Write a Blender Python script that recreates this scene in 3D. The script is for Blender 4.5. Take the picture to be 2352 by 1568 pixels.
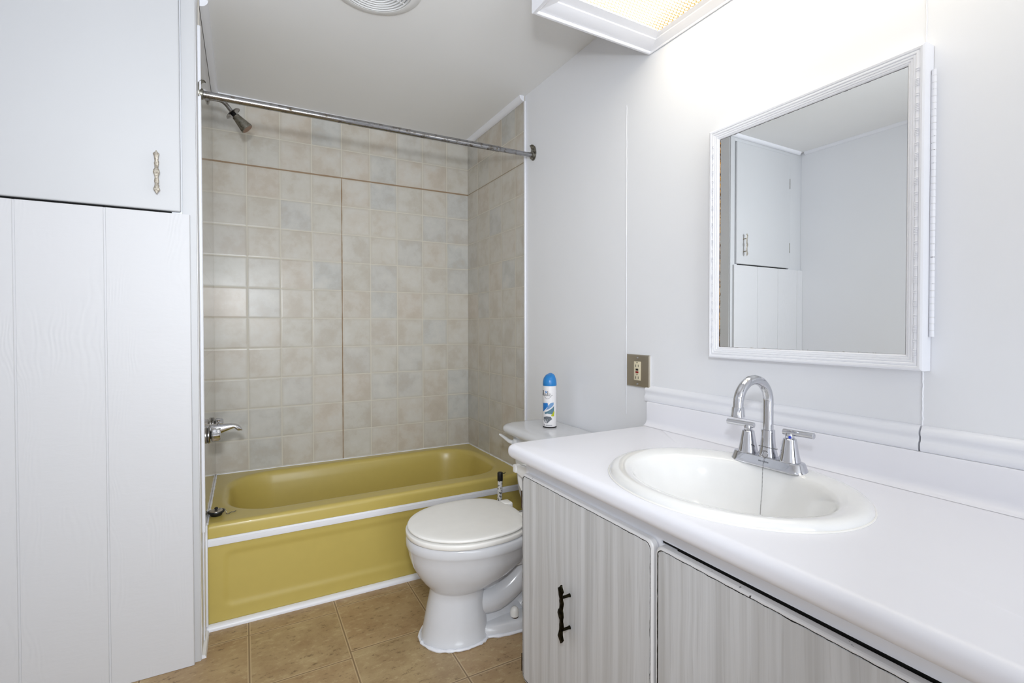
import bpy, bmesh, math, random
from mathutils import Vector, Matrix
random.seed(7)
PI = math.pi
SC = bpy.context.scene
COL = SC.collection
for o in list(bpy.data.objects):
    bpy.data.objects.remove(o, do_unlink=True)

# ------------------------------------------------------------------ camera
cam_d = bpy.data.cameras.new('camera'); cam = bpy.data.objects.new('camera', cam_d); COL.objects.link(cam)
SC.camera = cam
cam_d.sensor_fit = 'HORIZONTAL'; cam_d.sensor_width = 36.0
cam_d.lens = 1125.344 / 2352 * 36.0
cam_d.shift_y = -(784 - 765.877) / 2352
cam_d.clip_start = 0.02
yaw, pitch, roll = math.radians(28.658), math.radians(.823), math.radians(-.077)
fw = Vector((math.sin(yaw) * math.cos(pitch), math.cos(yaw) * math.cos(pitch), -math.sin(pitch)))
ri = Vector((math.cos(yaw), -math.sin(yaw), 0)); up = ri.cross(fw)
r2 = ri * math.cos(roll) + up * math.sin(roll); u2 = -ri * math.sin(roll) + up * math.cos(roll)
cam.matrix_world = Matrix(((r2.x, u2.x, -fw.x, .134), (r2.y, u2.y, -fw.y, -2.825), (r2.z, u2.z, -fw.z, 1.122), (0, 0, 0, 1)))

# ------------------------------------------------------------------ view, world, lights
SC.view_settings.view_transform = 'Standard'; SC.view_settings.look = 'None'
SC.view_settings.gamma = 1; SC.view_settings.use_curve_mapping = False
SC.view_settings.exposure = 0.18
wd = bpy.data.worlds.new('world'); SC.world = wd; wd.use_nodes = True
wd.node_tree.nodes['Background'].inputs[0].default_value = (.9, .95, 1, 1)
wd.node_tree.nodes['Background'].inputs[1].default_value = .6

def area(name, loc, look, sx, sy, power, col):
    l = bpy.data.lights.new(name, 'AREA'); l.shape = 'RECTANGLE'; l.size = sx; l.size_y = sy
    l.energy = power; l.color = col
    o = bpy.data.objects.new(name, l); COL.objects.link(o); o.location = loc
    d = Vector(look) - Vector(loc); o.rotation_euler = d.to_track_quat('-Z', 'Y').to_euler()
    return o
DOOR_P, FLASH_P, LAMP_E = 32, 6.5, 8
FILL_P = 2.8
area('doorway_daylight', (.35, -4.93, 1.15), (.35, 0, 1.05), 1.3, 1.9, DOOR_P, (.88, .94, 1))
bf = area('ceiling_fill', (.12, -2.95, 1.50), (.42, -1.3, 2.3), .25, .25, FILL_P, (.90, .95, 1)); bf.data.spread = math.radians(95)  # added fill lamp, brightens the ceiling and alcove
cf = area('camera_flash', (.09, -2.89, 1.40), (.55, 0, .95), .10, .07, FLASH_P, (.90, .95, 1)); cf.data.spread = math.radians(110)

# ------------------------------------------------------------------ material helpers
def lin(c):
    return tuple(((v / 255 / 12.92) if v / 255 <= .04045 else ((v / 255 + .055) / 1.055) ** 2.4) for v in c) + (1,)
class NT:
    def __init__(s, name):
        s.m = bpy.data.materials.new(name); s.m.use_nodes = True; s.t = s.m.node_tree; s.n = s.t.nodes
        s.b = s.n['Principled BSDF']
    def N(s, ty, **k):
        n = s.n.new(ty)
        for a, v in k.items(): setattr(n, a, v)
        return n
    def L(s, a, b): s.t.links.new(a, b)
    def inp(s, sock, v):
        if isinstance(v, bpy.types.NodeSocket): s.L(v, sock)
        else: sock.default_value = v
    def M(s, op, a, b=0, c=0, clamp=False):
        n = s.N('ShaderNodeMath', operation=op, use_clamp=clamp)
        s.inp(n.inputs[0], a); s.inp(n.inputs[1], b); s.inp(n.inputs[2], c)
        return n.outputs[0]
    def mix(s, f, a, b, blend='MIX'):
        n = s.N('ShaderNodeMix', data_type='RGBA', blend_type=blend)
        s.inp(n.inputs[0], f); s.inp(n.inputs[6], a); s.inp(n.inputs[7], b)
        return n.outputs[2]
    def pos(s, off=(0, 0, 0)):      # object coordinates, shifted by the location of the thing's base
        g = s.N('ShaderNodeTexCoord'); a = s.N('ShaderNodeVectorMath', operation='ADD'); s.L(g.outputs['Object'], a.inputs[0]); a.inputs[1].default_value = off
        x = s.N('ShaderNodeSeparateXYZ'); s.L(a.outputs[0], x.inputs[0])
        return a.outputs[0], x.outputs[0], x.outputs[1], x.outputs[2]
    def comb(s, x, y, z):
        n = s.N('ShaderNodeCombineXYZ'); s.inp(n.inputs[0], x); s.inp(n.inputs[1], y); s.inp(n.inputs[2], z); return n.outputs[0]
    def noise(s, vec, scale, detail=3, rough=.5):
        n = s.N('ShaderNodeTexNoise'); n.inputs['Scale'].default_value = scale; n.inputs['Detail'].default_value = detail
        n.inputs['Roughness'].default_value = rough
        if vec is not None: s.L(vec, n.inputs['Vector'])
        return n.outputs['Fac']
    def white(s, vec):
        n = s.N('ShaderNodeTexWhiteNoise', noise_dimensions='3D'); s.L(vec, n.inputs['Vector']); return n.outputs['Value']
    def ramp(s, f, a, b):
        n = s.N('ShaderNodeMapRange', clamp=True); s.inp(n.inputs[0], f); n.inputs[1].default_value = a; n.inputs[2].default_value = b
        return n.outputs[0]
    def bump(s, h, strength=.3, dist=.002):
        n = s.N('ShaderNodeBump'); n.inputs['Strength'].default_value = strength; n.inputs['Distance'].default_value = dist
        s.L(h, n.inputs['Height']); s.L(n.outputs[0], s.b.inputs['Normal']); return n
    def set(s, col=None, rough=None, metal=None, **k):
        if col is not None: s.inp(s.b.inputs['Base Color'], col)
        if rough is not None: s.inp(s.b.inputs['Roughness'], rough)
        if metal is not None: s.inp(s.b.inputs['Metallic'], metal)
        for a, v in k.items(): s.inp(s.b.inputs[a.replace('_', ' ')], v)
        return s

def paint(name, c, rough=.45, bs=.15, scale=60, var=.02):
    t = NT(name); o, x, y, z = t.pos()
    n = t.noise(o, scale, 4); n2 = t.noise(o, 3, 2)
    a = lin(c); b = tuple(v * (1 - var * 2) for v in a[:3]) + (1,)
    t.set(t.mix(n2, a, b), rough); t.bump(n, bs, .0015); return t.m
def plain(name, c, rough=.4, metal=0, **k):
    t = NT(name); o, x, y, z = t.pos(); n = t.noise(o, 25, 3)
    a = lin(c); b = tuple(v * .94 for v in a[:3]) + (1,)
    t.set(t.mix(n, a, b), rough, metal, **k); return t.m

M = {}
W, H = 1.37, 2.267
M['wall'] = paint('wall_paint', (240, 241, 245), .38, .22, 28)
M['ceiling'] = paint('ceiling_paint', (243, 243, 243), .7, .12, 90)
M['trim'] = paint('white_trim_gloss', (241, 242, 248), .3, .3, 40)
M['closet'] = paint('closet_paint', (210, 211, 214), .62, .12, 30)
M['counter'] = paint('white_laminate', (240, 240, 247), .33, .02, 80)
M['sink'] = plain('sink_porcelain', (243, 243, 243), .12, Coat_Weight=.5)
M['china'] = plain('toilet_china', (222, 223, 227), .17, Coat_Weight=.2)
M['seat'] = plain('seat_plastic', (247, 245, 241), .22)
M['plasticw'] = plain('white_plastic', (238, 238, 238), .3)
M['tub'] = plain('harvest_gold_enamel', (197, 177, 96), .3, Coat_Weight=.08)
M['chrome'] = plain('chrome', (208, 209, 214), .06, 1)
M['brushed'] = plain('brushed_steel', (196, 188, 174), .33, 1)
M['black'] = plain('black_rubber', (18, 18, 18), .45)
M['gap'] = plain('dark_gap', (8, 7, 6), .8)  # near-black; stands for shade where it fills door gaps
M['ivory'] = plain('ivory_plastic', (226, 216, 188), .35)
M['red'] = plain('red_button', (140, 22, 16), .4)
M['paper'] = plain('toilet_paper', (240, 240, 240), .9)
M['core'] = plain('cardboard_core', (130, 128, 128), .9)
M['bluecap'] = plain('blue_plastic', (36, 128, 200), .3)
M['canwhite'] = plain('can_white', (238, 236, 238), .28)
M['inkblack'] = plain('ink_black', (26, 26, 34), .4)
M['inkblue'] = plain('ink_blue', (30, 120, 200), .35)
M['inkpale'] = plain('ink_pale_blue', (120, 160, 205), .35)
M['inkteal'] = plain('ink_teal', (96, 132, 150), .35)
M['inkyellow'] = plain('ink_yellow', (190, 196, 40), .35)
M['inkgrey'] = plain('ink_grey', (110, 116, 122), .35)
M['bluedot'] = plain('blue_dot', (30, 60, 190), .3)
M['brown'] = plain('brown_hinge', (70, 52, 30), .45, .4)

def pitted(name, a, b, rough, lo, hi, scale=60):
    t = NT(name); o, x, y, z = t.pos(); n = t.noise(o, scale, 5, .65)
    f = t.ramp(n, lo, hi); t.set(t.mix(f, lin(a), lin(b)), t.M('ADD', t.M('MULTIPLY', f, .35), rough), 1)
    t.bump(n, .15, .001); return t.m
M['oldchrome'] = pitted('pitted_chrome', (160, 160, 162), (96, 86, 70), .16, .50, .72, 45)
M['oldnickel'] = pitted('tarnished_nickel', (150, 148, 140), (90, 84, 70), .35, .45, .7, 80)
M['patina'] = pitted('worn_patina', (196, 190, 178), (140, 128, 116), .55, .4, .75, 180)
M['darkbronze'] = pitted('dark_bronze', (38, 34, 22), (14, 12, 8), .4, .4, .7, 120)

# wall tile: axis u is x (back wall) or y (side walls)
def tile_mat(name, axis, soft=1.0, gl=.27):
    t = NT(name); o, x, y, z = t.pos()
    u = x if axis == 'x' else t.M('MULTIPLY', y, -1)
    U = t.M('DIVIDE', t.M('ADD', u, .0035), .1535); V = t.M('DIVIDE', t.M('SUBTRACT', z, 1.94), .1545)
    cu, cv = t.M('FLOOR', U), t.M('FLOOR', V); fu, fv = t.M('FRACT', U), t.M('FRACT', V)
    du = t.M('MINIMUM', fu, t.M('SUBTRACT', 1, fu)); dv = t.M('MINIMUM', fv, t.M('SUBTRACT', 1, fv))
    d = t.M('MINIMUM', du, dv)
    rnd = t.white(t.comb(cu, cv, 3.1)); rnd2 = t.white(t.comb(cv, cu, 9.7))
    big = t.noise(t.comb(t.M('ADD', u, t.M('MULTIPLY', rnd, 7)), rnd2, z), 9, 5, .62)
    fine = t.noise(o, 70, 3)
    A = lin((194, 190, 180)); B = lin((197, 187, 174)); Cc = lin((184, 187, 187)); D = lin((205, 202, 195))
    c = t.mix(rnd, A, B); c = t.mix(t.M('MULTIPLY', t.ramp(rnd2, .55, .95), .7), c, Cc)
    c = t.mix(t.M('MULTIPLY', t.ramp(big, .42, .66), .8), c, D)
    c = t.mix(t.M('MULTIPLY', t.ramp(big, .5, .30), .6), c, lin((182, 172, 158)))
    # darker worn rim round every tile
    rim = t.ramp(d, .10, .015); c = t.mix(t.M('MULTIPLY', t.M('MULTIPLY', rim, t.ramp(big, .3, .6)), .45), c, lin((184, 176, 160)))
    g = t.ramp(d, .015, .009)
    gc = lin((208, 203, 190))
    if axis == 'x':
        # browned joints: one horizontal, one vertical
        nb = t.noise(t.comb(t.M('MULTIPLY', u, 1), 0, z), 14, 3)
        h = t.M('LESS_THAN', t.M('ABSOLUTE', t.M('SUBTRACT', z, 1.94)), t.M('ADD', .0018, t.M('MULTIPLY', nb, .0045)))
        v = t.M('MULTIPLY', t.M('LESS_THAN', t.M('ABSOLUTE', t.M('SUBTRACT', u, .6105)), t.M('ADD', -.0005, t.M('MULTIPLY', nb, .0065))), t.M('LESS_THAN', z, 1.94))
        brown = t.M('MAXIMUM', h, v)
        g = t.M('MAXIMUM', g, brown); gcol = t.mix(brown, gc, lin((150, 128, 104)))
    else:
        h = t.M('LESS_THAN', t.M('ABSOLUTE', t.M('SUBTRACT', z, 1.94)), .0022)
        g = t.M('MAXIMUM', g, h); gcol = t.mix(h, gc, lin((150, 136, 114)))
    t.set(t.mix(t.M('MULTIPLY', g, soft), c, gcol), t.M('ADD', gl, t.M('MULTIPLY', g, .45 * soft)))
    hgt = t.M('ADD', t.M('MULTIPLY', t.ramp(d, .008, .05), 1), t.M('ADD', t.M('MULTIPLY', big, .9), t.M('MULTIPLY', fine, .06)))
    t.bump(hgt, .34 * soft, .0015); t.b.inputs['Specular IOR Level'].default_value = .26 if axis == 'x' else .5
    return t.m
def chipped():
    t = NT('chipped_white_paint'); o, x, y, z = t.pos(); n = t.noise(o, 70, 4, .7)
    t.set(t.mix(t.ramp(n, .60, .64), lin((226, 226, 228)), lin((26, 22, 20))), .4); return t.m
M['chipped'] = chipped()
M['tile_x'] = tile_mat('wall_tile_back', 'x'); M['tile_y'] = tile_mat('wall_tile_side', 'y'); M['tile_l'] = tile_mat('wall_tile_left', 'y', .12, .06)

def floor_mat():
    t = NT('vinyl_floor_tile'); o, x, y, z = t.pos()
    s = .307
    U = t.M('DIVIDE', t.M('SUBTRACT', x, .140), s); cu = t.M('FLOOR', U)
    off = t.M('MULTIPLY', t.M('GREATER_THAN', U, 1), .035)
    V = t.M('DIVIDE', t.M('SUBTRACT', y, t.M('ADD', -.815, t.M('MULTIPLY', off, 1))), s); cv = t.M('FLOOR', V)
    fu, fv = t.M('FRACT', U), t.M('FRACT', V)
    d = t.M('MINIMUM', t.M('MINIMUM', fu, t.M('SUBTRACT', 1, fu)), t.M('MINIMUM', fv, t.M('SUBTRACT', 1, fv)))
    rnd = t.white(t.comb(cu, cv, 1))
    n1 = t.noise(t.comb(x, y, t.M('MULTIPLY', rnd, 5)), 9, 6, .6)
    n2 = t.noise(t.comb(x, t.M('MULTIPLY', y, 1.9), t.M('MULTIPLY', rnd, 9)), 26, 7, .8)
    c = t.mix(t.ramp(n1, .3, .7), lin((152, 124, 89)), lin((184, 162, 122)))
    c = t.mix(t.M('MULTIPLY', rnd, .45), c, lin((172, 138, 100)))
    c = t.mix(t.M('MULTIPLY', t.ramp(n2, .57, .63), .75), c, lin((104, 80, 54)))
    c = t.mix(t.M('MULTIPLY', t.ramp(n2, .46, .36), .6), c, lin((198, 178, 138)))
    g = t.ramp(d, .022, .014); core = t.ramp(d, .010, .006)
    gc = t.mix(core, lin((196, 172, 134)), lin((138, 114, 84)))
    t.set(t.mix(g, c, gc), t.M('ADD', .36, t.M('MULTIPLY', n1, .15)))
    t.bump(t.M('ADD', t.M('MULTIPLY', t.ramp(d, .006, .03), .8), t.M('MULTIPLY', n2, .35)), .3, .002)
    return t.m
M['floor'] = floor_mat()

def emboss_mat():   # painted plywood panel with raised grain
    t = NT('painted_plywood_grain'); o, x, y, z = t.pos((-.36, -.89, 0))
    w = t.noise(t.comb(x, 0, t.M('MULTIPLY', z, .35)), 5, 3)
    gr = t.M('SINE', t.M('MULTIPLY', t.M('ADD', t.M('MULTIPLY', x, 10), t.M('MULTIPLY', w, 3.0)), 42))
    mask = t.ramp(t.noise(t.comb(x, 3, t.M('MULTIPLY', z, .5)), 5, 2), .48, .66)
    saw = t.noise(t.comb(t.M('MULTIPLY', x, .35), 1, z), 75, 3)
    h = t.M('ADD', t.M('MULTIPLY', t.M('MULTIPLY', gr, mask), .35), t.M('MULTIPLY', saw, .7))
    t.set(lin((214, 214, 217)), .55); t.bump(h, .32, .0022); return t.m
M['emboss'] = emboss_mat()

def door_mat(y0, y1, z0, z1):   # grey woodgrain laminate, routed edge with black line, painted rim
    t = NT('grey_woodgrain_laminate'); o, x, y, z = t.pos((1.1, -2.27, 0))
    wob = t.noise(t.comb(0, y, t.M('MULTIPLY', z, .5)), 6, 3)
    yy = t.M('ADD', y, t.M('MULTIPLY', wob, .018))
    g1 = t.noise(t.comb(0, yy, t.M('MULTIPLY', z, .012)), 42, 4, .6)
    g2 = t.noise(t.comb(3, yy, t.M('MULTIPLY', z, .03)), 150, 3, .6)
    g3 = t.noise(t.comb(5, yy, t.M('MULTIPLY', z, .05)), 12, 2)
    c = t.mix(t.ramp(g1, .34, .66), lin((190, 190, 191)), lin((222, 223, 226)))
    c = t.mix(t.M('MULTIPLY', t.ramp(g2, .55, .7), .28), c, lin((148, 146, 144)))
    c = t.mix(t.M('MULTIPLY', t.ramp(g3, .35, .65), .35), c, lin((190, 188, 186)))
    # distance from a rounded rectangle
    hy, hz = (y1 - y0) / 2, (z1 - z0) / 2; r = .02
    qy = t.M('SUBTRACT', t.M('ABSOLUTE', t.M('SUBTRACT', y, (y0 + y1) / 2)), hy - r)
    qz = t.M('SUBTRACT', t.M('ABSOLUTE', t.M('SUBTRACT', z, (z0 + z1) / 2)), hz - r)
    my, mz = t.M('MAXIMUM', qy, 0), t.M('MAXIMUM', qz, 0)
    sd = t.M('SUBTRACT', t.M('ADD', t.M('SQRT', t.M('ADD', t.M('MULTIPLY', my, my), t.M('MULTIPLY', mz, mz))), t.M('MINIMUM', t.M('MAXIMUM', qy, qz), 0)), r)
    nz = t.noise(o, 55, 4); dn = t.M('ADD', sd, t.M('MULTIPLY', t.M('SUBTRACT', nz, .5), .003))
    line = t.M('MULTIPLY', t.M('GREATER_THAN', dn, -.0076), t.M('LESS_THAN', dn, -.0055))
    rim = t.M('GREATER_THAN', dn, -.0056)
    chip = t.M('MULTIPLY', rim, t.M('GREATER_THAN', t.noise(o, 90, 3), .74))
    c = t.mix(rim, c, lin((226, 225, 226)))
    c = t.mix(t.M('MAXIMUM', line, chip), c, lin((22, 20, 18)))
    t.set(c, .38); t.bump(t.M('SUBTRACT', t.M('MULTIPLY', g1, .25), line), .35, .001)
    return t.m

def diffuser_mat():
    t = NT('amber_honeycomb_diffuser'); o, x, y, z = t.pos((1.13, -2.1, 2.267))
    p = .0125
    ry = t.M('DIVIDE', y, p * .866); row = t.M('FLOOR', ry); odd = t.M('MULTIPLY', t.M('ABSOLUTE', t.M('MODULO', row, 2)), .5)
    fx = t.M('SUBTRACT', t.M('FRACT', t.M('ADD', t.M('DIVIDE', x, p), odd)), .5); fy = t.M('SUBTRACT', t.M('FRACT', ry), .5)
    d = t.M('SQRT', t.M('ADD', t.M('MULTIPLY', fx, fx), t.M('MULTIPLY', fy, fy)))
    f = t.ramp(d, .32, .46)
    # older, browner plastic towards the wall edge
    age = t.ramp(t.M('ADD', x, t.M('MULTIPLY', t.noise(o, 12, 2), .03)), 1.27, 1.345)
    web = t.mix(age, lin((246, 232, 190)), lin((226, 180, 108)))
    cell = t.mix(age, lin((255, 251, 240)), lin((250, 228, 180)))
    e = t.N('ShaderNodeEmission'); t.L(t.mix(f, cell, web), e.inputs[0])
    t.L(t.M('ADD', t.M('MULTIPLY', t.M('SUBTRACT', 1, f), LAMP_E * .66), .98), e.inputs[1])
    t.L(e.outputs[0], t.n['Material Output'].inputs[0]); return t.m
M['diffuser'] = diffuser_mat()

def mirror_mat():
    t = NT('mirror_silvering'); o, x, y, z = t.pos((W, (-2.3555 - 1.834) / 2, 1.03))
    n = t.noise(o, 90, 4, .7)
    # desilvered, browned edge down the left side and along the top
    el = t.M('ADD', t.M('ADD', y, 1.8655), t.M('MULTIPLY', t.M('SUBTRACT', n, .5), .008))
    left = t.M('GREATER_THAN', el, -.0045)
    top = t.M('GREATER_THAN', t.M('ADD', z, t.M('MULTIPLY', t.M('SUBTRACT', n, .5), .003)), 1.6575)
    bot = t.M('LESS_THAN', t.M('ADD', z, t.M('MULTIPLY', t.M('SUBTRACT', n, .5), .010)), 1.0625)
    m = t.M('MAXIMUM', left, t.M('MAXIMUM', top, bot))
    br = t.mix(t.ramp(t.noise(o, 130, 3), .42, .6), lin((70, 44, 24)), lin((196, 150, 84)))
    br = t.mix(top, br, lin((48, 40, 34)))
    br = t.mix(bot, br, lin((172, 160, 138)))
    t.set(t.mix(m, lin((240, 242, 242)), br), t.M('ADD', .004, t.M('MULTIPLY', m, .5)), t.M('SUBTRACT', 1, m)); return t.m
M['mirror'] = mirror_mat()

def floral_mat():
    t = NT('black_flower_print'); o, x, y, z = t.pos()
    v = t.N('ShaderNodeTexVoronoi'); v.inputs['Scale'].default_value = 85; t.L(o, v.inputs['Vector'])
    sub = t.N('ShaderNodeVectorMath', operation='SUBTRACT'); t.L(o, sub.inputs[0]); t.L(v.outputs['Position'], sub.inputs[1])
    sx = t.N('ShaderNodeSeparateXYZ'); t.L(sub.outputs[0], sx.inputs[0])
    ang = t.M('ARCTAN2', sx.outputs[2], t.M('ADD', sx.outputs[0], sx.outputs[1]))
    pet = t.M('ADD', .30, t.M('MULTIPLY', t.M('COSINE', t.M('MULTIPLY', ang, 5)), .12))
    dd = v.outputs['Distance']
    f = t.M('MULTIPLY', t.M('LESS_THAN', dd, pet), t.M('GREATER_THAN', dd, .07))
    t.set(t.mix(f, lin((238, 236, 234)), lin((20, 20, 20))), .35); return t.m
M['floral'] = floral_mat()

# ------------------------------------------------------------------ mesh helpers
def finish(bm, name, mat, parent=None, smooth=True, ang=35):
    bmesh.ops.remove_doubles(bm, verts=bm.verts, dist=1e-6)
    bmesh.ops.recalc_face_normals(bm, faces=bm.faces)
    me = bpy.data.meshes.new(name); bm.to_mesh(me); bm.free()
    if smooth:
        for p in me.polygons: p.use_smooth = True
        me.set_sharp_from_angle(angle=math.radians(ang))
    for m in (mat if isinstance(mat, (list, tuple)) else [mat]): me.materials.append(m)
    o = bpy.data.objects.new(name, me); COL.objects.link(o)
    if parent is not None:
        o.parent = parent; o.matrix_parent_inverse = Matrix.Identity(4)
        # parts are modelled in world coordinates; shift mesh data by the root location
        r = parent
        off = Vector((0, 0, 0))
        while r is not None: off += r.location; r = r.parent
        if off.length > 0: me.transform(Matrix.Translation(-off))
    return o
def thing(name, label, cat, loc=(0, 0, 0), group=None):
    o = bpy.data.objects.new(name, None); COL.objects.link(o); o.empty_display_size = .05
    o.location = loc; o['label'] = label; o['category'] = cat
    if group: o['group'] = group
    return o
def struct(o): o['kind'] = 'structure'; return o

def box(bm, x0, x1, y0, y1, z0, z1, bev=0, seg=2, mi=0):
    vs = [bm.verts.new(p) for p in ((x0, y0, z0), (x1, y0, z0), (x1, y1, z0), (x0, y1, z0), (x0, y0, z1), (x1, y0, z1), (x1, y1, z1), (x0, y1, z1))]
    fs = [bm.faces.new([vs[i] for i in f]) for f in ((3, 2, 1, 0), (4, 5, 6, 7), (0, 1, 5, 4), (1, 2, 6, 5), (2, 3, 7, 6), (3, 0, 4, 7))]
    for f in fs: f.material_index = mi
    if bev > 0:
        es = list({e for f in fs for e in f.edges})
        r = bmesh.ops.bevel(bm, geom=es, offset=bev, segments=seg, profile=.5, affect='EDGES', clamp_overlap=True)
        for f in r['faces']: f.material_index = mi
def BX(name, mat, parent, *a, **k):
    bm = bmesh.new(); box(bm, *a, **k); return finish(bm, name, mat, parent)

def frame_of(t):
    t = t.normalized(); a = Vector((0, 0, 1)) if abs(t.z) < .9 else Vector((1, 0, 0))
    u = t.cross(a).normalized(); return u, t.cross(u).normalized()
def loft(bm, loops, cap0=True, cap1=True, closed=True, mi=0):
    L = [[bm.verts.new(p) for p in l] for l in loops]
    n = len(L[0])
    for a, b in zip(L, L[1:]):
        for i in range(n if closed else n - 1):
            j = (i + 1) % n
            try: f = bm.faces.new((a[i], a[j], b[j], b[i])); f.material_index = mi
            except ValueError: pass
    if cap0: f = bm.faces.new(L[0][::-1]); f.material_index = mi
    if cap1: f = bm.faces.new(L[-1]); f.material_index = mi
    return L
def tube(bm, pts, r, n=16, cap=True, mi=0, sq=1):
    pts = [Vector(p) for p in pts]; rs = r if isinstance(r, (list, tuple)) else [r] * len(pts)
    loops = []; u = None
    for i, p in enumerate(pts):
        t = (pts[min(i + 1, len(pts) - 1)] - pts[max(i - 1, 0)]).normalized()
        if u is None: u, v = frame_of(t)
        else: u = (u - t * u.dot(t)).normalized(); v = t.cross(u)
        loops.append([p + (u * math.cos(a) + v * math.sin(a) * sq) * rs[i] for a in [2 * PI * k / n for k in range(n)]])
    loft(bm, loops, cap, cap, mi=mi)
def lathe(bm, prof, c=(0, 0, 0), axis=(0, 0, 1), n=40, mi=0, cap=True, sx=1, sy=1, ridge=None):
    """prof: list of (radius, height)"""
    ax = Vector(axis).normalized(); u, v = frame_of(ax); c = Vector(c); loops = []
    for r, h in prof:
        l = []
        for k in range(n):
            a = 2 * PI * k / n; rr = r * (ridge(a) if ridge else 1)
            l.append(c + ax * h + u * math.cos(a) * rr * sx + v * math.sin(a) * rr * sy)
        loops.append(l)
    loft(bm, loops, cap, cap, mi=mi)
def rrect(x0, x1, y0, y1, r, z, k=10, m=8):
    r = min(r, (x1 - x0) / 2 - 1e-4, (y1 - y0) / 2 - 1e-4); P = []
    cs = [((x1 - r, y1 - r), 0), ((x0 + r, y1 - r), PI / 2), ((x0 + r, y0 + r), PI), ((x1 - r, y0 + r), 1.5 * PI)]
    for i, ((cx, cy), a0) in enumerate(cs):
        arc = [(cx + r * math.cos(a0 + PI / 2 * j / k), cy + r * math.sin(a0 + PI / 2 * j / k)) for j in range(k + 1)]
        P += arc
        (nx, ny), a1 = cs[(i + 1) % 4]
        e = (nx + r * math.cos(a1), ny + r * math.sin(a1)); s = arc[-1]
        P += [(s[0] + (e[0] - s[0]) * j / m, s[1] + (e[1] - s[1]) * j / m) for j in range(1, m)]
    return [Vector((a, b, z)) for a, b in P]
def prism(bm, poly, axis, a0, a1, mi=0):
    """poly: 2-D points; axis: extrude axis. 'x': (y,z) 'y': (x,z) 'z': (x,y)"""
    def mk(p, a): return {'x': (a, p[0], p[1]), 'y': (p[0], a, p[1]), 'z': (p[0], p[1], a)}[axis]
    loft(bm, [[Vector(mk(p, a0)) for p in poly], [Vector(mk(p, a1)) for p in poly]], mi=mi)
def arc(c, r, a0, a1, n):
    return [(c[0] + r * math.cos(a0 + (a1 - a0) * i / n), c[1] + r * math.sin(a0 + (a1 - a0) * i / n)) for i in range(n + 1)]
def smoothpath(P, n=8):
    P = [Vector(p) for p in P]; out = []
    for i in range(len(P) - 1):
        a, b, c, d = P[max(i - 1, 0)], P[i], P[i + 1], P[min(i + 2, len(P) - 1)]
        for j in range(n):
            t = j / n; out.append(.5 * ((2 * b) + (c - a) * t + (2 * a - 5 * b + 4 * c - d) * t * t + (3 * b - a - 3 * c + d) * t ** 3))
    out.append(P[-1]); return out

W, H = 1.37, 2.267
XL, YF = -.712, -5.0
TY = -.707      # tub front
# ------------------------------------------------------------------ setting
struct(BX('floor', M['floor'], None, XL - .1, W + .1, YF - .1, .1, -.06, 0))
struct(BX('ceiling', M['ceiling'], None, XL - .1, W + .1, YF - .1, .1, H, H + .06))
struct(BX('wall_back', M['tile_x'], None, XL - .1, W + .1, 0, .08, 0, H))
struct(BX('wall_right', M['wall'], None, W, W + .08, YF - .1, 0, 0, H))
struct(BX('wall_left', M['wall'], None, XL - .08, XL, YF - .1, 0, 0, H))
bm = bmesh.new()      # wall behind the camera with the doorway the photo was taken through
box(bm, XL, -.30, YF - .08, YF, 0, H); box(bm, 1.0, W, YF - .08, YF, 0, H); box(bm, -.30, 1.0, YF - .08, YF, 2.12, H)
struct(finish(bm, 'wall_front', M['wall'], None))
struct(BX('dark_reflection_slab', plain('dark_brown_slab', (84, 62, 44), .4), None, 1.003, 1.045, -4.98, -4.20, .01, 2.04))  # added unseen slab that gives the chrome dark streaks to reflect
struct(BX('wall_alcove', M['wall'], None, -.07, 0, -.885, -.0005, 0, H))
struct(BX('wall_alcove_left_tiles', M['tile_l'], None, .0003, .005, -.79, -.0005, .36, H))
struct(BX('wall_alcove_right_tiles', M['tile_y'], None, W - .005, W - .0003, -.700, -.0005, .36, H))

def quarter(name, pts, s, mat=None, flipz=-1):
    """quarter-round moulding; pts = [(x,y,z)...] two ends, s=(sx,sy) signs of the room side"""
# ceiling trims round the alcove
def ctrim(name, a, b, nx, ny, z=H, r=.026, dz=-1, mat=None):
    bm = bmesh.new(); a = Vector(a + (z,)); b = Vector(b + (z,)); n = Vector((nx, ny, 0))
    prof = [(0, 0), (r, 0)] + [(r * math.cos(t), r * math.sin(t)) for t in [PI / 12 * i for i in range(1, 6)]] + [(0, r)]
    ls = [[p + n * u + Vector((0, 0, dz * v)) for u, v in prof] for p in (a, b)]
    loft(bm, ls); return struct(finish(bm, name, mat or M['trim'], None))
e = .0004
ctrim('trim_1', (.006, -e - .001), (W - .006, -e - .001), 0, -1)
ctrim('trim_2', (.006, -.79), (.006, -.003), 1, 0)
ctrim('trim_3', (W - .006, -.703), (W - .006, -.003), -1, 0)
ctrim('trim_4', (XL + .03, -.895), (-.002, -.895), 0, -1, r=.018)
ctrim('trim_5', (XL + e, -4.9), (XL + e, -.92), 1, 0, r=.018)
# vertical strips at the tile edges, corner beads
bm = bmesh.new(); box(bm, W - .010, W - .0003, -.716, -.702, .40, H - .028, .003, 2)
struct(finish(bm, 'trim_6', M['trim'], None))
bm = bmesh.new()
tube(bm, [(.003, -.797 + random.uniform(-.0012, .0012), .40 + (H - .10 - .40) * i / 50) for i in range(51)], .0062, 10)
struct(finish(bm, 'trim_7', M['trim'], None))
bm = bmesh.new(); box(bm, .0003, .010, -.725, -.711, .02, .396, .003, 2); box(bm, .0003, .004, -.80, -.725, .015, .43, .001, 1)
struct(finish(bm, 'trim_8', M['trim'], None))
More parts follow.
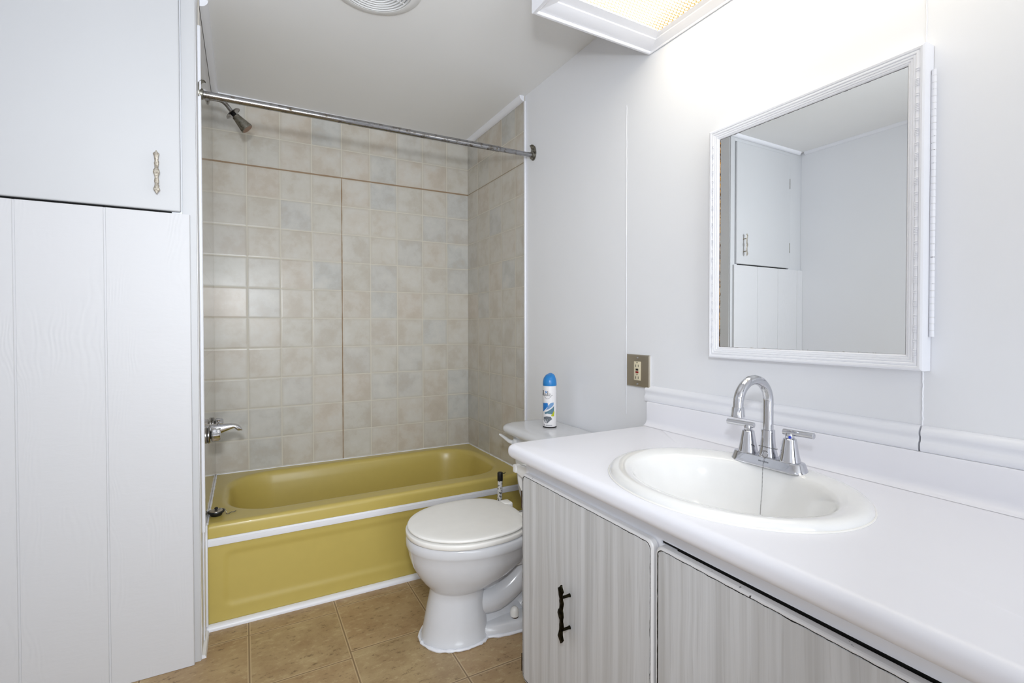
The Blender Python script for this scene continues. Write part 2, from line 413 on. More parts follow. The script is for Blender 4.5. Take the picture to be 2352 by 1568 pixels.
# caulked wall seams
def seam(name, y, z0, z1, w=.0035):
    bm = bmesh.new(); n = 60; pts = []
    L = []
    for i in range(n + 1):
        z = z0 + (z1 - z0) * i / n; yy = y + random.uniform(-.0006, .0006); ww = w * random.uniform(.5, 1)
        L.append([Vector((W - .0002, yy - ww, z)), Vector((W - .0014, yy - ww * .3, z)), Vector((W - .0014, yy + ww * .3, z)), Vector((W - .0002, yy + ww, z))])
    loft(bm, L); return struct(finish(bm, name, M['trim'], None))
seam('trim_9', -1.442, .80, 1.93); seam('trim_10', -2.3425, .79, 1.10, .0028)
seam('trim_11', -2.3425, 1.68, 2.05, .0022)
# moulding above the backsplash
prof = [(W - .0003, .8634), (W - .013, .8634), (W - .015, .869), (W - .015, .880), (W - .0115, .884), (W - .0105, .893), (W - .013, .897), (W - .0135, .903), (W - .011, .908), (W - .006, .914), (W - .0003, .916)]
bm = bmesh.new()
def rail(bm, ya, yb): prism(bm, prof, 'y', ya, yb)
rail(bm, -1.552, -2.341); rail(bm, -2.3445, -3.45)
struct(finish(bm, 'trim_12', M['trim'], None, ang=50))
# tub-side quarter round on the floor, with bead of caulk
bm = bmesh.new()
pr = [(TY - .0005, .0003), (TY - .020, .0003), (TY - .020, .006)] + [(TY - .0005 - .0195 * math.cos(a), .006 + .014 * math.sin(a)) for a in [PI / 2 * i / 6 for i in range(1, 7)]]
prism(bm, pr, 'x', .004, W - .002); struct(finish(bm, 'trim_13', M['trim'], None))
bm = bmesh.new(); pr = [(.0003, .0003), (.013, .0003), (.010, .010), (.0003, .014)]
prism(bm, pr, 'y', -.883, -.729); struct(finish(bm, 'trim_14', M['trim'], None))

# ------------------------------------------------------------------ bathtub
tub = thing('bathtub', 'mustard yellow built-in bathtub with white strip along its front', 'bathtub', (.685, -.35, 0))
x0, x1, y0, y1 = .0065, W - .0065, TY, -.004
zt = .392
bm = bmesh.new()
ox0, ox1, oy0, oy1 = .062, 1.312, -.622, -.062
def ins(d, z, r): return rrect(ox0 + d, ox1 - d, oy0 + d, oy1 - d, r, z)
def out(d, z, r=.006): return rrect(x0 + d * .2, x1 - d * .2, y0 + d, y1 - d * .2, r + d, z)
loops = [rrect(x0, x1, y0, y1, .006, .338), rrect(x0, x1, y0, y1, .006, .372), out(.0015, .380), out(.006, .3865), out(.013, .3895), out(.022, .3895),
         ins(-.022, .3895, .21), ins(-.010, .3905, .20), ins(0, .388, .19), ins(.008, .381, .185), ins(.014, .368, .18),
         ins(.022, .33, .175), ins(.034, .24, .17), ins(.05, .15, .16), ins(.075, .10, .14), ins(.11, .075, .11), ins(.16, .068, .07)]
loft(bm, loops, cap0=False, cap1=True)
finish(bm, 'tub_basin', M['tub'], tub, ang=60)
# apron with a pressed panel
bm = bmesh.new(); nx, nz = 220, 60; G = []
def sd_rr(x, z, cx, cz, hx, hz, r):
    qx, qz = abs(x - cx) - hx + r, abs(z - cz) - hz + r
    return math.hypot(max(qx, 0), max(qz, 0)) + min(max(qx, qz), 0) - r
def sst(a, b, v):
    t = min(1, max(0, (v - a) / (b - a))); return t * t * (3 - 2 * t)
for j in range(nz + 1):
    row = []
    for i in range(nx + 1):
        x = x0 + (x1 - x0) * i / nx; z = .002 + .336 * j / nz
        s = sd_rr(x, z, .685, .1745, .622, .100, .03)
        dep = .0045 * (1 - sst(-.017, 0.012, s))
        row.append(bm.verts.new((x, TY + .002 + dep, z)))
    G.append(row)
for j in range(nz):
    for i in range(nx): bm.faces.new((G[j][i], G[j][i + 1], G[j + 1][i + 1], G[j + 1][i]))
finish(bm, 'apron', M['tub'], tub)
bm = bmesh.new(); box(bm, x0, x1, TY - .0042, TY + .0015, .3085, .3375, .0015, 2)
box(bm, x0, x1, TY - .0052, TY - .003, .3285, .3300, .0004, 1)
s = finish(bm, 'trim_strip', M['trim'], tub); s['label'] = 'white strip along the tub front'
# caulk line where tub meets tile
bm = bmesh.new()
def caulk(bm, a, b, r=.004, n=30):
    a, b = Vector(a), Vector(b); tube(bm, [a.lerp(b, i / n) + Vector((0, 0, random.uniform(-.0006, .0006))) for i in range(n + 1)], [r * random.uniform(.6, 1.1) for _ in range(n + 1)], 8)
caulk(bm, (.010, -.0062, .3915), (W - .01, -.0062, .3910), .0028); caulk(bm, (.008, -.70, .3915), (.008, -.005, .3915), .0045); caulk(bm, (W - .008, -.70, .3915), (W - .008, -.005, .3915), .0035)
c = finish(bm, 'caulk_bead', M['trim'], tub); c['label'] = 'white caulk where tub meets tile'

# bath stopper with chain
cx, cy, cz = .033, -.612, .3905
st = thing('bath_stopper', 'black rubber bath plug with steel top and loose chain on the tub corner ledge', 'bath plug', (cx, cy, cz))
bm = bmesh.new(); lathe(bm, [(.018, 0), (.020, .002), (.0215, .010), (.0275, .012), (.0285, .015), (.0275, .018), (.022, .0185)], (cx, cy, cz), n=40); finish(bm, 'rubber_plug', M['black'], st)
bm = bmesh.new(); lathe(bm, [(.0235, .018), (.0230, .0195), (.016, .021), (.005, .0215)], (cx, cy, cz), n=36); finish(bm, 'steel_cap', M['brushed'], st)
bm = bmesh.new(); lathe(bm, [(.004, .021), (.004, .024), (.0062, .026), (.0062, .030), (.003, .032)], (cx, cy, cz), n=20); finish(bm, 'knob', M['black'], st)
bm = bmesh.new()
path = smoothpath([(cx + .006, cy + .004, cz + .024), (cx + .018, cy + .008, cz + .022), (cx + .030, cy + .001, cz + .018), (cx + .034, cy - .006, cz + .003), (cx + .044, cy - .006, cz + .0025), (cx + .051, cy + .006, cz + .0025), (cx + .060, cy + .003, cz + .0025), (cx + .067, cy + .014, cz + .0025)], 5)
for i, p in enumerate(path[:-1]):
    d = (path[i + 1] - p); m = (p + path[i + 1]) / 2; u, v = frame_of(d); ww = u if i % 2 else v
    L = d.length * .72; dn = d.normalized()
    ring = [m + dn * (L * math.cos(a)) + ww * (.0017 * math.sin(a)) for a in [2 * PI * k / 10 for k in range(11)]]
    tube(bm, ring, .00045, 5, cap=False)
finish(bm, 'chain', M['oldnickel'], st)

# ------------------------------------------------------------------ tub spout and valve knobs
def chrome_spout():
    y, z = -.43, .690
    t = thing('tub_spout', 'chrome bath spout with pull-up diverter on left tiled wall', 'spout', (.005, y, z))
    bm = bmesh.new(); loops = []
    N = 26
    for i in range(N + 1):
        s = i / N; x = .0055 + .118 * (1 - (1 - s) ** 1.25)
        v = (x - .0055) / .118
        top = .026 - .003 * v - .034 * (1 - math.sqrt(max(0, 1 - max(0, (v - .62) / .38) ** 2.2)))
        bot = -.030 + .032 * min(1, v / .72) - .012 * sst(.74, .86, v)
        w = .022 - .005 * v - .003 * max(0, (v - .8) / .2) ** 2
        if top < bot + .006: top = bot + .006
        c = (top + bot) / 2; hh = (top - bot) / 2
        loops.append([Vector((x, y + w * math.copysign(abs(math.cos(a)) ** .8, math.cos(a)), z + c + hh * math.copysign(abs(math.sin(a)) ** .8, math.sin(a)))) for a in [2 * PI * k / 32 for k in range(32)]])
    loft(bm, loops); finish(bm, 'spout_body', M['chrome'], t, ang=50)
    bm = bmesh.new(); lathe(bm, [(.026, 0), (.026, .004), (.023, .007)], (.0055, y, z), (1, 0, 0)); finish(bm, 'wall_flange', M['chrome'], t)
    bm = bmesh.new(); lathe(bm, [(.0035, 0), (.0035, .010), (.005, .012), (.008, .018), (.008, .020)], (.036, y, z + .022), (0, 0, 1), 20); finish(bm, 'diverter_knob', M['chrome'], t)
chrome_spout()
def valve(y, z, label, rot=0):
    t = thing('valve_handle', label, 'tap handle', (.005, y, z), 'bath valve handles')
    bm = bmesh.new(); lathe(bm, [(.029, 0), (.032, .002), (.032, .006), (.028, .010)], (.0055, y, z), (1, 0, 0), 40); finish(bm, 'escutcheon', M['oldchrome'], t)
    bm = bmesh.new(); lathe(bm, [(.015, .0095), (.015, .013)], (.0055, y, z), (1, 0, 0), 20); finish(bm, 'stem', M['gap'], t)
    bm = bmesh.new()
    rd = lambda a: 1 + .10 * math.cos(6 * (a + rot)) + .02 * math.cos(12 * (a + rot))
    lathe(bm, [(.020, .0125), (.0235, .014), (.024, .020), (.0225, .037), (.019, .043), (.010, .044)], (.0055, y, z), (1, 0, 0), 72, ridge=rd)
    finish(bm, 'knob', M['chrome'], t, ang=25)
valve(-.585, .700, 'nearer faceted chrome tap knob in front of the bath spout')
valve(-.275, .688, 'farther chrome tap knob mostly hidden behind the bath spout', .4)

# shower arm and head
y = -.37
t = thing('wall_shower', 'small tarnished shower head on a bent arm from left tiled wall', 'shower head', (.005, y, 2.08))
bm = bmesh.new(); lathe(bm, [(.026, 0), (.024, .004), (.012, .009)], (.0055, y, 2.092), (1, 0, 0)); finish(bm, 'wall_flange', M['oldchrome'], t)
hp = [(.006, y, 2.092), (.045, y, 2.094), (.068, y, 2.085), (.085, y, 2.066), (.098, y, 2.048)]
bm = bmesh.new(); tube(bm, smoothpath(hp, 6), .0085, 16); finish(bm, 'shower_arm', M['oldchrome'], t)
ax = (Vector((.165, y - .005, 1.975)) - Vector((.098, y, 2.048))).normalized(); c0 = Vector((.100, y, 2.046))
bm = bmesh.new(); lathe(bm, [(.032, -.003), (.034, 0), (.014, .002)], c0, ax); finish(bm, 'collar_disc', M['oldchrome'], t)
bm = bmesh.new(); lathe(bm, [(.010, .001), (.010, .016)], c0, ax, 24); finish(bm, 'ball_joint', M['gap'], t)
bm = bmesh.new(); lathe(bm, [(.011, .010), (.0160, .014), (.0168, .024), (.0262, .072), (.0262, .078), (.0235, .0795)], c0, ax, 36); finish(bm, 'spray_nozzle', M['oldnickel'], t)
bm = bmesh.new(); lathe(bm, [(.0232, .079), (.022, .0805)], c0, ax, 36); f = finish(bm, 'spray_face', plain('rusty_face', (150, 122, 104), .6, .3), t)

# curtain rod
t = thing('shower_curtain_rod', 'worn chrome curtain rod spanning the alcove above the bathtub', 'curtain rod', (.68, -.786, 1.944))
zl, zr, yr = 1.938, 1.9485, -.786
bm = bmesh.new()
A, B = Vector((.010, yr, zl)), Vector((W - .012, yr, zr)); tube(bm, [A.lerp(B, i / 30) for i in range(27)], .0128, 28)
tube(bm, [A.lerp(B, 26 / 30), A.lerp(B, 26.1 / 30), B], [.0128, .0108, .0108], 28)
finish(bm, 'rod', M['oldchrome'], t)
def bracket(x, s, z):
    bm = bmesh.new()
    P = [(yr + .024 * math.cos(a), z + .006 + (.040 if math.sin(a) > 0 else .030) * math.sin(a)) for a in [2 * PI * k / 36 for k in range(36)]]
    xa, xb = (x, x + s * .0035)
    prism(bm, P, 'x', min(xa, xb), max(xa, xb))
    lathe(bm, [(.0185, 0), (.0185, .010), (.015, .012), (.0135, .012)], (x + s * .003, yr, z), (s, 0, 0), 30)
    # hooked upper ear
    cap = [(x + s * .003, z + .034), (x + s * .010, z + .044), (x + s * .017, z + .046), (x + s * .022, z + .043)]
    L = [[Vector((a, yr + w * .019 * (1 - .25 * k), b + (.0015 if up_ else 0))) for (w, up_) in ((-1, 0), (1, 0), (1, 1), (-1, 1))] for k, (a, b) in enumerate(cap)]
    loft(bm, L)
    finish(bm, 'end_bracket', M['oldnickel'], t)
bracket(.0005, 1, zl); bracket(W - .0005, -1, zr)

# ------------------------------------------------------------------ closet
cl = thing('closet', 'white painted closet with an upper door over a grooved wood panel', 'closet', (-.36, -.89, 0))
bm = bmesh.new(); box(bm, XL + .001, -.0715, -.872, -.02, .001, H - .001); finish(bm, 'body', M['closet'], cl)
bm = bmesh.new()
yb, yf = -.8735, -.893
box(bm, -.0405, -.0015, yf, yb - .012 + .0005, .0, H - .001, .002, 2)
box(bm, -.0405, -.0015, yb - .0125, yb + .0005 - .012, 0, H - .001)
box(bm, XL + .001, -.5725, yf, yb, 1.46, H - .001, .002, 2); box(bm, -.573, -.040, yf, yb, 2.229, H - .001, .002, 2); box(bm, XL + .001, -.040, yf + .001, yb, 1.40, 1.478)
finish(bm, 'face_frame', M['closet'], cl)
bm = bmesh.new(); box(bm, -.5725, -.0405, -.880, -.8728, 1.4785, 2.229); finish(bm, 'recess_shade', M['gap'], cl)  # near-black sheet behind the door; gap shade put into its colour
bm = bmesh.new(); box(bm, -.571, -.0445, -.9045, -.8835, 1.497, 2.2255, .005, 3)
dr = finish(bm, 'door', M['closet'], cl)
# door pull
PW = [(-.0675, .001), (-.0620, .0048), (-.0545, .0092), (-.0455, .0061), (-.0375, .0048), (-.0275, .0069), (-.0215, .0056), (-.0155, .0048), (-.0095, .0064), (-.0005, .0092),
      (.0065, .0080), (.0125, .0048), (.0185, .0051), (.0285, .0067), (.0345, .0045), (.0405, .0056), (.0495, .0060), (.0570, .0090), (.0635, .0030), (.0675, .0012)]
def pull(mat, parent, origin, right, out, post=.024, sc=1, fat=1):
    """ornate bar pull; right/out are unit vectors"""
    o, r, n = Vector(origin), Vector(right), Vector(out); bm = bmesh.new()
    loops = []
    pp = []
    for i in range(len(PW) - 1):
        (a, wa), (b, wb) = PW[i], PW[i + 1]
        for k in range(4): pp.append((a + (b - a) * k / 4, wa + (wb - wa) * (k / 4)))
    pp.append(PW[-1])
    for z, w in pp:
        z *= sc; w *= sc * fat; c = o + n * (post + .0015 * math.cos(z * 120)) + Vector((0, 0, z)); th = .0022 * fat ** 1.6
        loops.append([c + r * (w * math.cos(a)) + n * (th * (1 if math.sin(a) > 0 else .6) * math.sin(a)) for a in [2 * PI * k / 12 for k in range(12)]])
    loft(bm, loops)
    for z in (-.038 * sc, .038 * sc):
        tube(bm, [o + Vector((0, 0, z)) + n * .0003, o + Vector((0, 0, z)) + n * .003, o + Vector((0, 0, z)) + n * (post - .001)], [.0048, .0038, .0034], 12)
    return finish(bm, 'handle', mat, parent, ang=60)
h = pull(M['patina'], dr, (-.1045, -.9047, 1.610), (1, 0, 0), (0, -1, 0)); h['label'] = 'ornate grey metal handle'
for z in (2.045, 1.63):
    bm = bmesh.new(); tube(bm, [(-.5745, -.9005, z - .032), (-.5745, -.9005, z + .032)], .0032, 10); finish(bm, 'hinge', M['oldnickel'], dr)
# lower grooved panel
bm = bmesh.new(); pf, pb = -.9065, -.8935
pts = [(-.0195, pb), (-.0195, pf + .002), (-.0215, pf)]
for gx in (-.2392, -.4442, -.6492): pts += [(gx + .0035, pf), (gx + .002, pf + .0028), (gx - .002, pf + .0028), (gx - .0035, pf)]
pts += [(XL + .001, pf), (XL + .001, pb)]
prism(bm, pts, 'z', .001, 1.489)
finish(bm, 'lower_panel', M['emboss'], cl, ang=20)

# ------------------------------------------------------------------ toilet
ty = -1.155
to = thing('toilet', 'white two-piece toilet with closed lid between bathtub and vanity', 'toilet', (.95, ty, 0))
def egg(xf, xb, hw, z, n=48, p=2.2, cyo=0):
    """egg outline: front tip at xf, widest two thirds back"""
    L = xb - xf; cx = xf + L * .56; out = []
    for k in range(n):
        a = 2 * PI * k / n; c, s = math.cos(a), math.sin(a)
        ex = (xb - cx) if c > 0 else (cx - xf)
        q = 2 / p if c > 0 else 2 / 2.05
        out.append(Vector((cx + ex * math.copysign(abs(c) ** q, c), ty + cyo + hw * math.copysign(abs(s) ** (2 / p if c > 0 else 1), s), z)))
    return out
bm = bmesh.new()
S = [(0.0, .680, .93, .113), (.012, .680, .93, .114), (.020, .685, .925, .109), (.06, .692, .92, .104), (.11, .702, .915, .099), (.150, .711, .91, .094), (.178, .715, .91, .093),
     (.184, .7135, .92, .099), (.192, .706, .94, .109), (.210, .690, .97, .126), (.238, .670, 1.03, .150), (.272, .652, 1.07, .169), (.310, .640, 1.09, .182), (.334, .6355, 1.095, .187), (.340, .6325, 1.10, .1905), (.347, .6295, 1.105, .194), (.368, .6285, 1.11, .195), (.376, .632, 1.105, .191), (.378, .65, 1.09, .170)]
loft(bm, [egg(a, b, c, z) for z, a, b, c in S])
# rear deck that carries the tank
loft(bm, [rrect(.98, 1.33, ty - .10, ty + .10, .03, .24), rrect(.96, 1.35, ty - .125, ty + .125, .04, .30), rrect(.95, 1.352, ty - .135, ty + .135, .04, .335), rrect(.95, 1.352, ty - .13, ty + .13, .04, .3425)])
loft(bm, [rrect(.80, 1.24, ty - .085, ty + .085, .05, .01), rrect(.82, 1.20, ty - .050, ty + .050, .04, .06), rrect(.82, 1.20, ty - .045, ty + .045, .04, .20), rrect(.82, 1.25, ty - .08, ty + .08, .05, .33)])
# trapway humps and foot
loft(bm, [egg(.80, 1.30, .121, 0), egg(.80, 1.30, .122, .012), egg(.803, 1.297, .119, .028), egg(.810, 1.290, .112, .037), egg(.83, 1.27, .098, .040), egg(.9, 1.24, .06, .048)])
for s_ in (-1, 1):
    tube(bm, smoothpath([(.86, ty + s_ * .030, .115), (.95, ty + s_ * .042, .112), (1.04, ty + s_ * .046, .165), (1.11, ty + s_ * .05, .250), (1.17, ty + s_ * .05, .31)], 6), .046, 20)
    tube(bm, smoothpath([(1.06, ty + s_ * .035, .05), (1.12, ty + s_ * .040, .09), (1.19, ty + s_ * .045, .17), (1.23, ty + s_ * .05, .28)], 6), .036, 16)
finish(bm, 'bowl', M['china'], to, ang=60)
# caulk round the foot
bm = bmesh.new(); ring = [Vector((p.x, p.y, .004)) for p in egg(.676, .935, .116, 0, 80)]
ring = [p for p in ring if p.x < .86 or True]
a2 = [Vector((p.x, p.y, .004)) for p in egg(.80, 1.303, .1235, 0, 80)]
def ringtube(r): tube(bm, [p + Vector((0, 0, random.uniform(0, .002))) for p in r + r[:1]], [.0055 * random.uniform(.7, 1.3) for _ in range(len(r) + 1)], 8)
ringtube(ring); ringtube(a2); c = finish(bm, 'caulk_ring', M['trim'], to)
# seat and lid
def slab(name, z0, z1, xf, xb, hw, mat, rr=.006, dome=0):
    bm = bmesh.new()
    def o(d, z): return rrect_mix(xf + d, xb - d, hw - d, z)
    L = [o(rr * .8, z0), o(0, z0 + rr * .7), o(0, z1 - rr), o(rr * .35, z1 - rr * .3), o(rr * 1.2, z1)]
    if dome: L += [o(rr * 4, z1 + dome * .5), o(rr * 10, z1 + dome)]
    loft(bm, L); return finish(bm, name, mat, to, ang=60)
def rrect_mix(xf, xb, hw, z, n=64):
    L = xb - xf; cx = xf + L * .52; o = []
    for k in range(n):
        a = 2 * PI * k / n; c, s = math.cos(a), math.sin(a); p = 3.0 if c > 0 else 2.08
        ex = (xb - cx) if c > 0 else (cx - xf)
        o.append(Vector((cx + ex * math.copysign(abs(c) ** (2 / p), c), ty + hw * math.copysign(abs(s) ** (2 / (2.5 if c > 0 else 2.05)), s), z)))
    return o
slab('seat', .3795, .3970, .630, 1.065, .195, M['seat'], .0035)
slab('seat_lid', .4015, .4125, .636, 1.060, .191, M['seat'], .005, .002)
for s in (-1, 1):
    bm = bmesh.new(); box(bm, 1.040, 1.080, ty + s * .075 - .024, ty + s * .075 + .024, .3785, .416, .008, 3); finish(bm, 'seat_hinge', M['seat'], to)
# tank
bm = bmesh.new()
TK = [(.362, 1.205, .185), (.372, 1.185, .203), (.40, 1.176, .212), (.50, 1.166, .221), (.60, 1.158, .227), (.656, 1.154, .230)]
TK = [(.3435, 1.225, .160), (.350, 1.200, .185), (.37, 1.182, .203)] + TK[2:]
loft(bm, [rrect(xf, 1.352, ty - hw, ty + hw, .05, z) for z, xf, hw in TK]); finish(bm, 'tank', M['china'], to, ang=60)
bm = bmesh.new()
def lidl(d, z): return rrect(1.112 + d, 1.364 - d * .3, ty - .268 + d, ty + .262 - d, .075, z)
loft(bm, [lidl(.022, .6565), lidl(.012, .660), lidl(.003, .668), lidl(0, .677), lidl(.003, .688), lidl(.010, .694), lidl(.022, .697), lidl(.05, .6985)]); finish(bm, 'tank_lid', M['china'], to, ang=60)
bm = bmesh.new()
lathe(bm, [(.014, 0), (.014, .006), (.009, .010)], (1.1555, ty + .170, .625), (-1, 0, 0), 24)
tube(bm, smoothpath([(1.143, ty + .168, .625), (1.136, ty + .190, .628), (1.132, ty + .225, .636), (1.130, ty + .268, .642)], 5), [.010, .0105, .011, .011, .011, .0105, .010, .0098, .0095, .009, .0085, .008, .0075, .007, .006, .0045], 14, sq=.8)
finish(bm, 'flush_lever', M['plasticw'], to)
for s in (-1, 1):
    yy = ty + s * .082
    bm = bmesh.new(); lathe(bm, [(.0145, .0), (.0145, .012)], (1.012, yy, .034), n=24); finish(bm, 'bolt_gap_shade', M['brown'], to)  # brown disc stands for the shaded gap under the cap
    bm = bmesh.new(); lathe(bm, [(.0165, .0), (.0165, .012), (.0145, .024), (.009, .031), (.003, .033)], (1.010, yy - .001, .046), n=28); finish(bm, 'bolt_cap', M['seat'], to)

# ------------------------------------------------------------------ air freshener can (label faces the room)
cc = Vector((1.262, -1.092, .6992)); R_ = .0282
nn = Vector((.134 - cc.x, -2.825 - cc.y, 0)).normalized(); rt = Vector((-nn.y, nn.x, 0))
t = thing('air_freshener', 'slim white aerosol can with blue cap standing on the toilet tank lid', 'aerosol can', cc)
bm = bmesh.new(); lathe(bm, [(.0265, 0), (R_, .0015), (R_, .171), (.0272, .177)], cc, n=56); finish(bm, 'can_body', M['canwhite'], t)
bm = bmesh.new(); lathe(bm, [(.0284, .0005), (.0290, .0025), (.0284, .005)], cc, n=56); finish(bm, 'base_rim', M['gap'], t)
bm = bmesh.new(); loops = []
for r, h in [(.0284, .1745), (.0290, .178), (.0288, .188), (.0276, .197), (.0252, .206), (.0218, .2135), (.0168, .2195), (.0100, .2225)]:
    loops.append([cc + Vector((0, 0, h + (.004 * math.cos(a - 2.6) if h > .21 else 0))) + (nn * math.cos(a) + rt * math.sin(a)) * r for a in [2 * PI * k / 48 for k in range(48)]])
loft(bm, loops); finish(bm, 'cap', M['bluecap'], t)
def wrapP(s, z, lift=.0003):
    a = s / R_; return cc + Vector((0, 0, z)) + (nn * math.cos(a) + rt * math.sin(a)) * (R_ + lift)
def patch(name, poly, mat, lift=.0003):
    bm = bmesh.new(); bm.faces.new([bm.verts.new((p[0], 0, p[1] * 1.10)) for p in poly])
    s0 = min(p[0] for p in poly); s1 = max(p[0] for p in poly); q = s0 + .0015
    while q < s1:
        bmesh.ops.bisect_plane(bm, geom=bm.verts[:] + bm.edges[:] + bm.faces[:], plane_co=(q, 0, 0), plane_no=(1, 0, 0)); q += .0015
    bmesh.ops.triangulate(bm, faces=bm.faces)
    for v in bm.verts: v.co = wrapP(v.co.x, v.co.z, lift)
    return finish(bm, name, mat, t)
def strokes(name, lines, w, mat, lift=.0005):
    bm = bmesh.new()
    for ln in lines:
        p = smoothpath([(a, 0, b) for a, b in ln], 6)
        tube(bm, [wrapP(q.x, q.z, lift) for q in p], w, 6)
    return finish(bm, name, mat, t)
# script word 'Glade'; origin at left
def G(ox, oz, k): return lambda l: [(ox + a * k, oz + b * k * .82) for a, b in l]
g = G(-.048, .133, .0122)
word = [[(.9, 1.9), (.4, 2.1), (-.1, 1.6), (-.1, .6), (.4, .1), (.9, .5), (.95, 1.0), (.5, 1.0)],
        [(1.1, .3), (1.45, 1.1), (1.5, 2.1), (1.25, 2.1), (1.2, .9), (1.4, .1), (1.7, .35)],
        [(2.35, .85), (2.0, .95), (1.75, .5), (1.9, .1), (2.2, .25), (2.4, .9), (2.4, .3), (2.6, .1), (2.8, .4)],
        [(3.25, .85), (2.95, .9), (2.75, .5), (2.9, .1), (3.2, .3), (3.4, 1.2), (3.25, 2.1), (3.15, 1.6), (3.3, .4), (3.5, .1), (3.75, .4)],
        [(3.7, .4), (4.1, .7), (4.05, 1.05), (3.8, .95), (3.75, .4), (4.0, .05), (4.5, .2), (5.0, .35)],
        [(2.0, -.25), (2.6, -.95), (3.4, -1.0), (4.1, -.55), (4.5, -.15)]]
strokes('brand_lettering', [g(l) for l in word[:5]], .00055, M['inkblack']); strokes('smile_underline', [g(word[5])], .0004, M['inkblack'])
patch('blue_flower', [(-.020, .142), (-.0165, .138), (-.012, .141), (-.0135, .136), (-.011, .132), (-.0155, .1335), (-.018, .130), (-.0185, .1355), (-.023, .137), (-.019, .1385)], M['inkblue'])
patch('blue_panel', [(-.038, .060), (-.038, .093), (-.010, .095), (-.0075, .092), (-.0075, .082), (-.018, .071), (-.030, .062)], M['inkblue'])
patch('pale_flower', [(-.006, .086), (.004, .095), (.017, .097), (.017, .088), (.009, .080), (-.004, .072), (-.016, .068), (-.010, .078)], M['inkpale'])
patch('teal_ribbon', [(-.025, .058), (-.008, .064), (.008, .074), (.019, .083), (.019, .066), (.010, .052), (-.010, .055), (-.022, .052)], M['inkteal'])
patch('yellow_patch', [(.010, .052), (.019, .068), (.021, .060), (.019, .044), (.010, .044), (.005, .048)], M['inkyellow'])
patch('grey_scene', [(-.030, .040), (-.012, .044), (.004, .043), (.010, .034), (.000, .027), (-.010, .018), (-.022, .020), (-.030, .030)], M['inkgrey'])
strokes('white_petals', [[(-.022, .036), (-.018, .026), (-.013, .024)], [(-.010, .036), (-.012, .028), (-.016, .022)]], .0011, M['canwhite'], .0008)
strokes('small_print', [[(-.030, .014), (-.022, .012)], [(-.028, .0105), (-.020, .0095)], [(-.016, .0125), (.010, .0125)], [(-.016, .0095), (.010, .0095)]], .0006, M['inkgrey'])

# patterned stick behind the toilet
sx, sy = 1.165, -.822
t = thing('patterned_stick', 'upright white handle with black flower print and black cap behind toilet lid', 'handle', (sx, sy, 0))
bm = bmesh.new(); tube(bm, [(sx - .012, sy, .02), (sx - .006, sy, .20), (sx, sy, .418)], .0108, 24); finish(bm, 'shaft', M['floral'], t)
bm = bmesh.new(); lathe(bm, [(.0122, .412), (.0127, .415), (.0127, .446), (.0115, .450)], (sx, sy, 0), n=28); tube(bm, [(sx, sy, .445), (sx + .020, sy - .004, .4435), (sx + .026, sy - .004, .447)], .0018, 8); finish(bm, 'cap', M['black'], t)
bm = bmesh.new(); lathe(bm, [(.030, .0005), (.031, .02), (.026, .10), (.012, .115)], (sx - .012, sy, 0), n=28); finish(bm, 'base', M['plasticw'], t)

# ------------------------------------------------------------------ vanity
XC, YV, ZC = .80, -1.566, .783
va = thing('vanity_cabinet', 'white vanity with grey woodgrain doors under the sink counter', 'cabinet', (1.1, -2.27, 0))
bm = bmesh.new()
fx = .858
box(bm, fx + .02, 1.366, -1.603, -1.587, .09, .7415); box(bm, fx + .02, 1.366, -3.0, -2.985, .09, .7415)   # carcass sides
box(bm, fx + .02, 1.366, -2.985, -1.603, .09, .105); box(bm, 1.358, 1.366, -2.985, -1.603, .105, .7415)
box(bm, fx, fx + .0202, -1.602, -1.586, .06, .7415, .0015, 1)   # stiles / rails
box(bm, fx, fx + .0202, -2.118, -1.602, .692, .7415); box(bm, fx, fx + .0202, -3.0, -2.118, .6985, .7415); box(bm, fx, fx + .0202, -2.155, -2.075, .12, .692); box(bm, fx, fx + .0202, -3.0, -2.9, .12, .6985); box(bm, fx, fx + .0202, -3.0, -1.602, .075, .12)
box(bm, fx + .05, 1.36, -2.98, -1.60, .0005, .09)
finish(bm, 'carcass', M['trim'], va)
bm = bmesh.new(); box(bm, fx + .0045, fx + .0195, -2.898, -1.603, .121, .6995); finish(bm, 'recess_shade', M['gap'], va)  # shadow line round the doors, painted as a near-black panel
def cdoor(y0, y1, z0, z1):
    bm = bmesh.new(); xa, xb = .8400, .8555
    def L(d, x): return [Vector((x, p.x, p.y)) for p in rrect(y0 + d, y1 - d, z0 + d, z1 - d, .016, 0, 6, 4)]
    loft(bm, [L(0, xb), L(0, xa + .004), L(.0015, xa + .0015), L(.004, xa), L(.0062, xa), L(.0072, xa + .0014), L(.0082, xa + .0002)])
    return finish(bm, 'door', door_mat(y0, y1, z0, z1), va, smooth=True, ang=25)
d1 = cdoor(-2.1125, -1.5905, .092, .6965); d2 = cdoor(-2.88, -2.1195, .092, .6940)
# object coordinates of the doors are world coords shifted by the root
h = pull(M['darkbronze'], d1, (.8398, -1.832, .4135), (0, -1, 0), (-1, 0, 0), .026, 1.06, 1.4); h['label'] = 'ornate blackened bronze handle'
for z in (.615, .135):
    bm = bmesh.new(); box(bm, .842, .866, -1.5895, -1.5825, z - .026, z + .026, .001, 1); tube(bm, [(.852, -1.581, z - .026), (.852, -1.581, z + .026)], .0038, 10); finish(bm, 'hinge', M['brown'], d1)

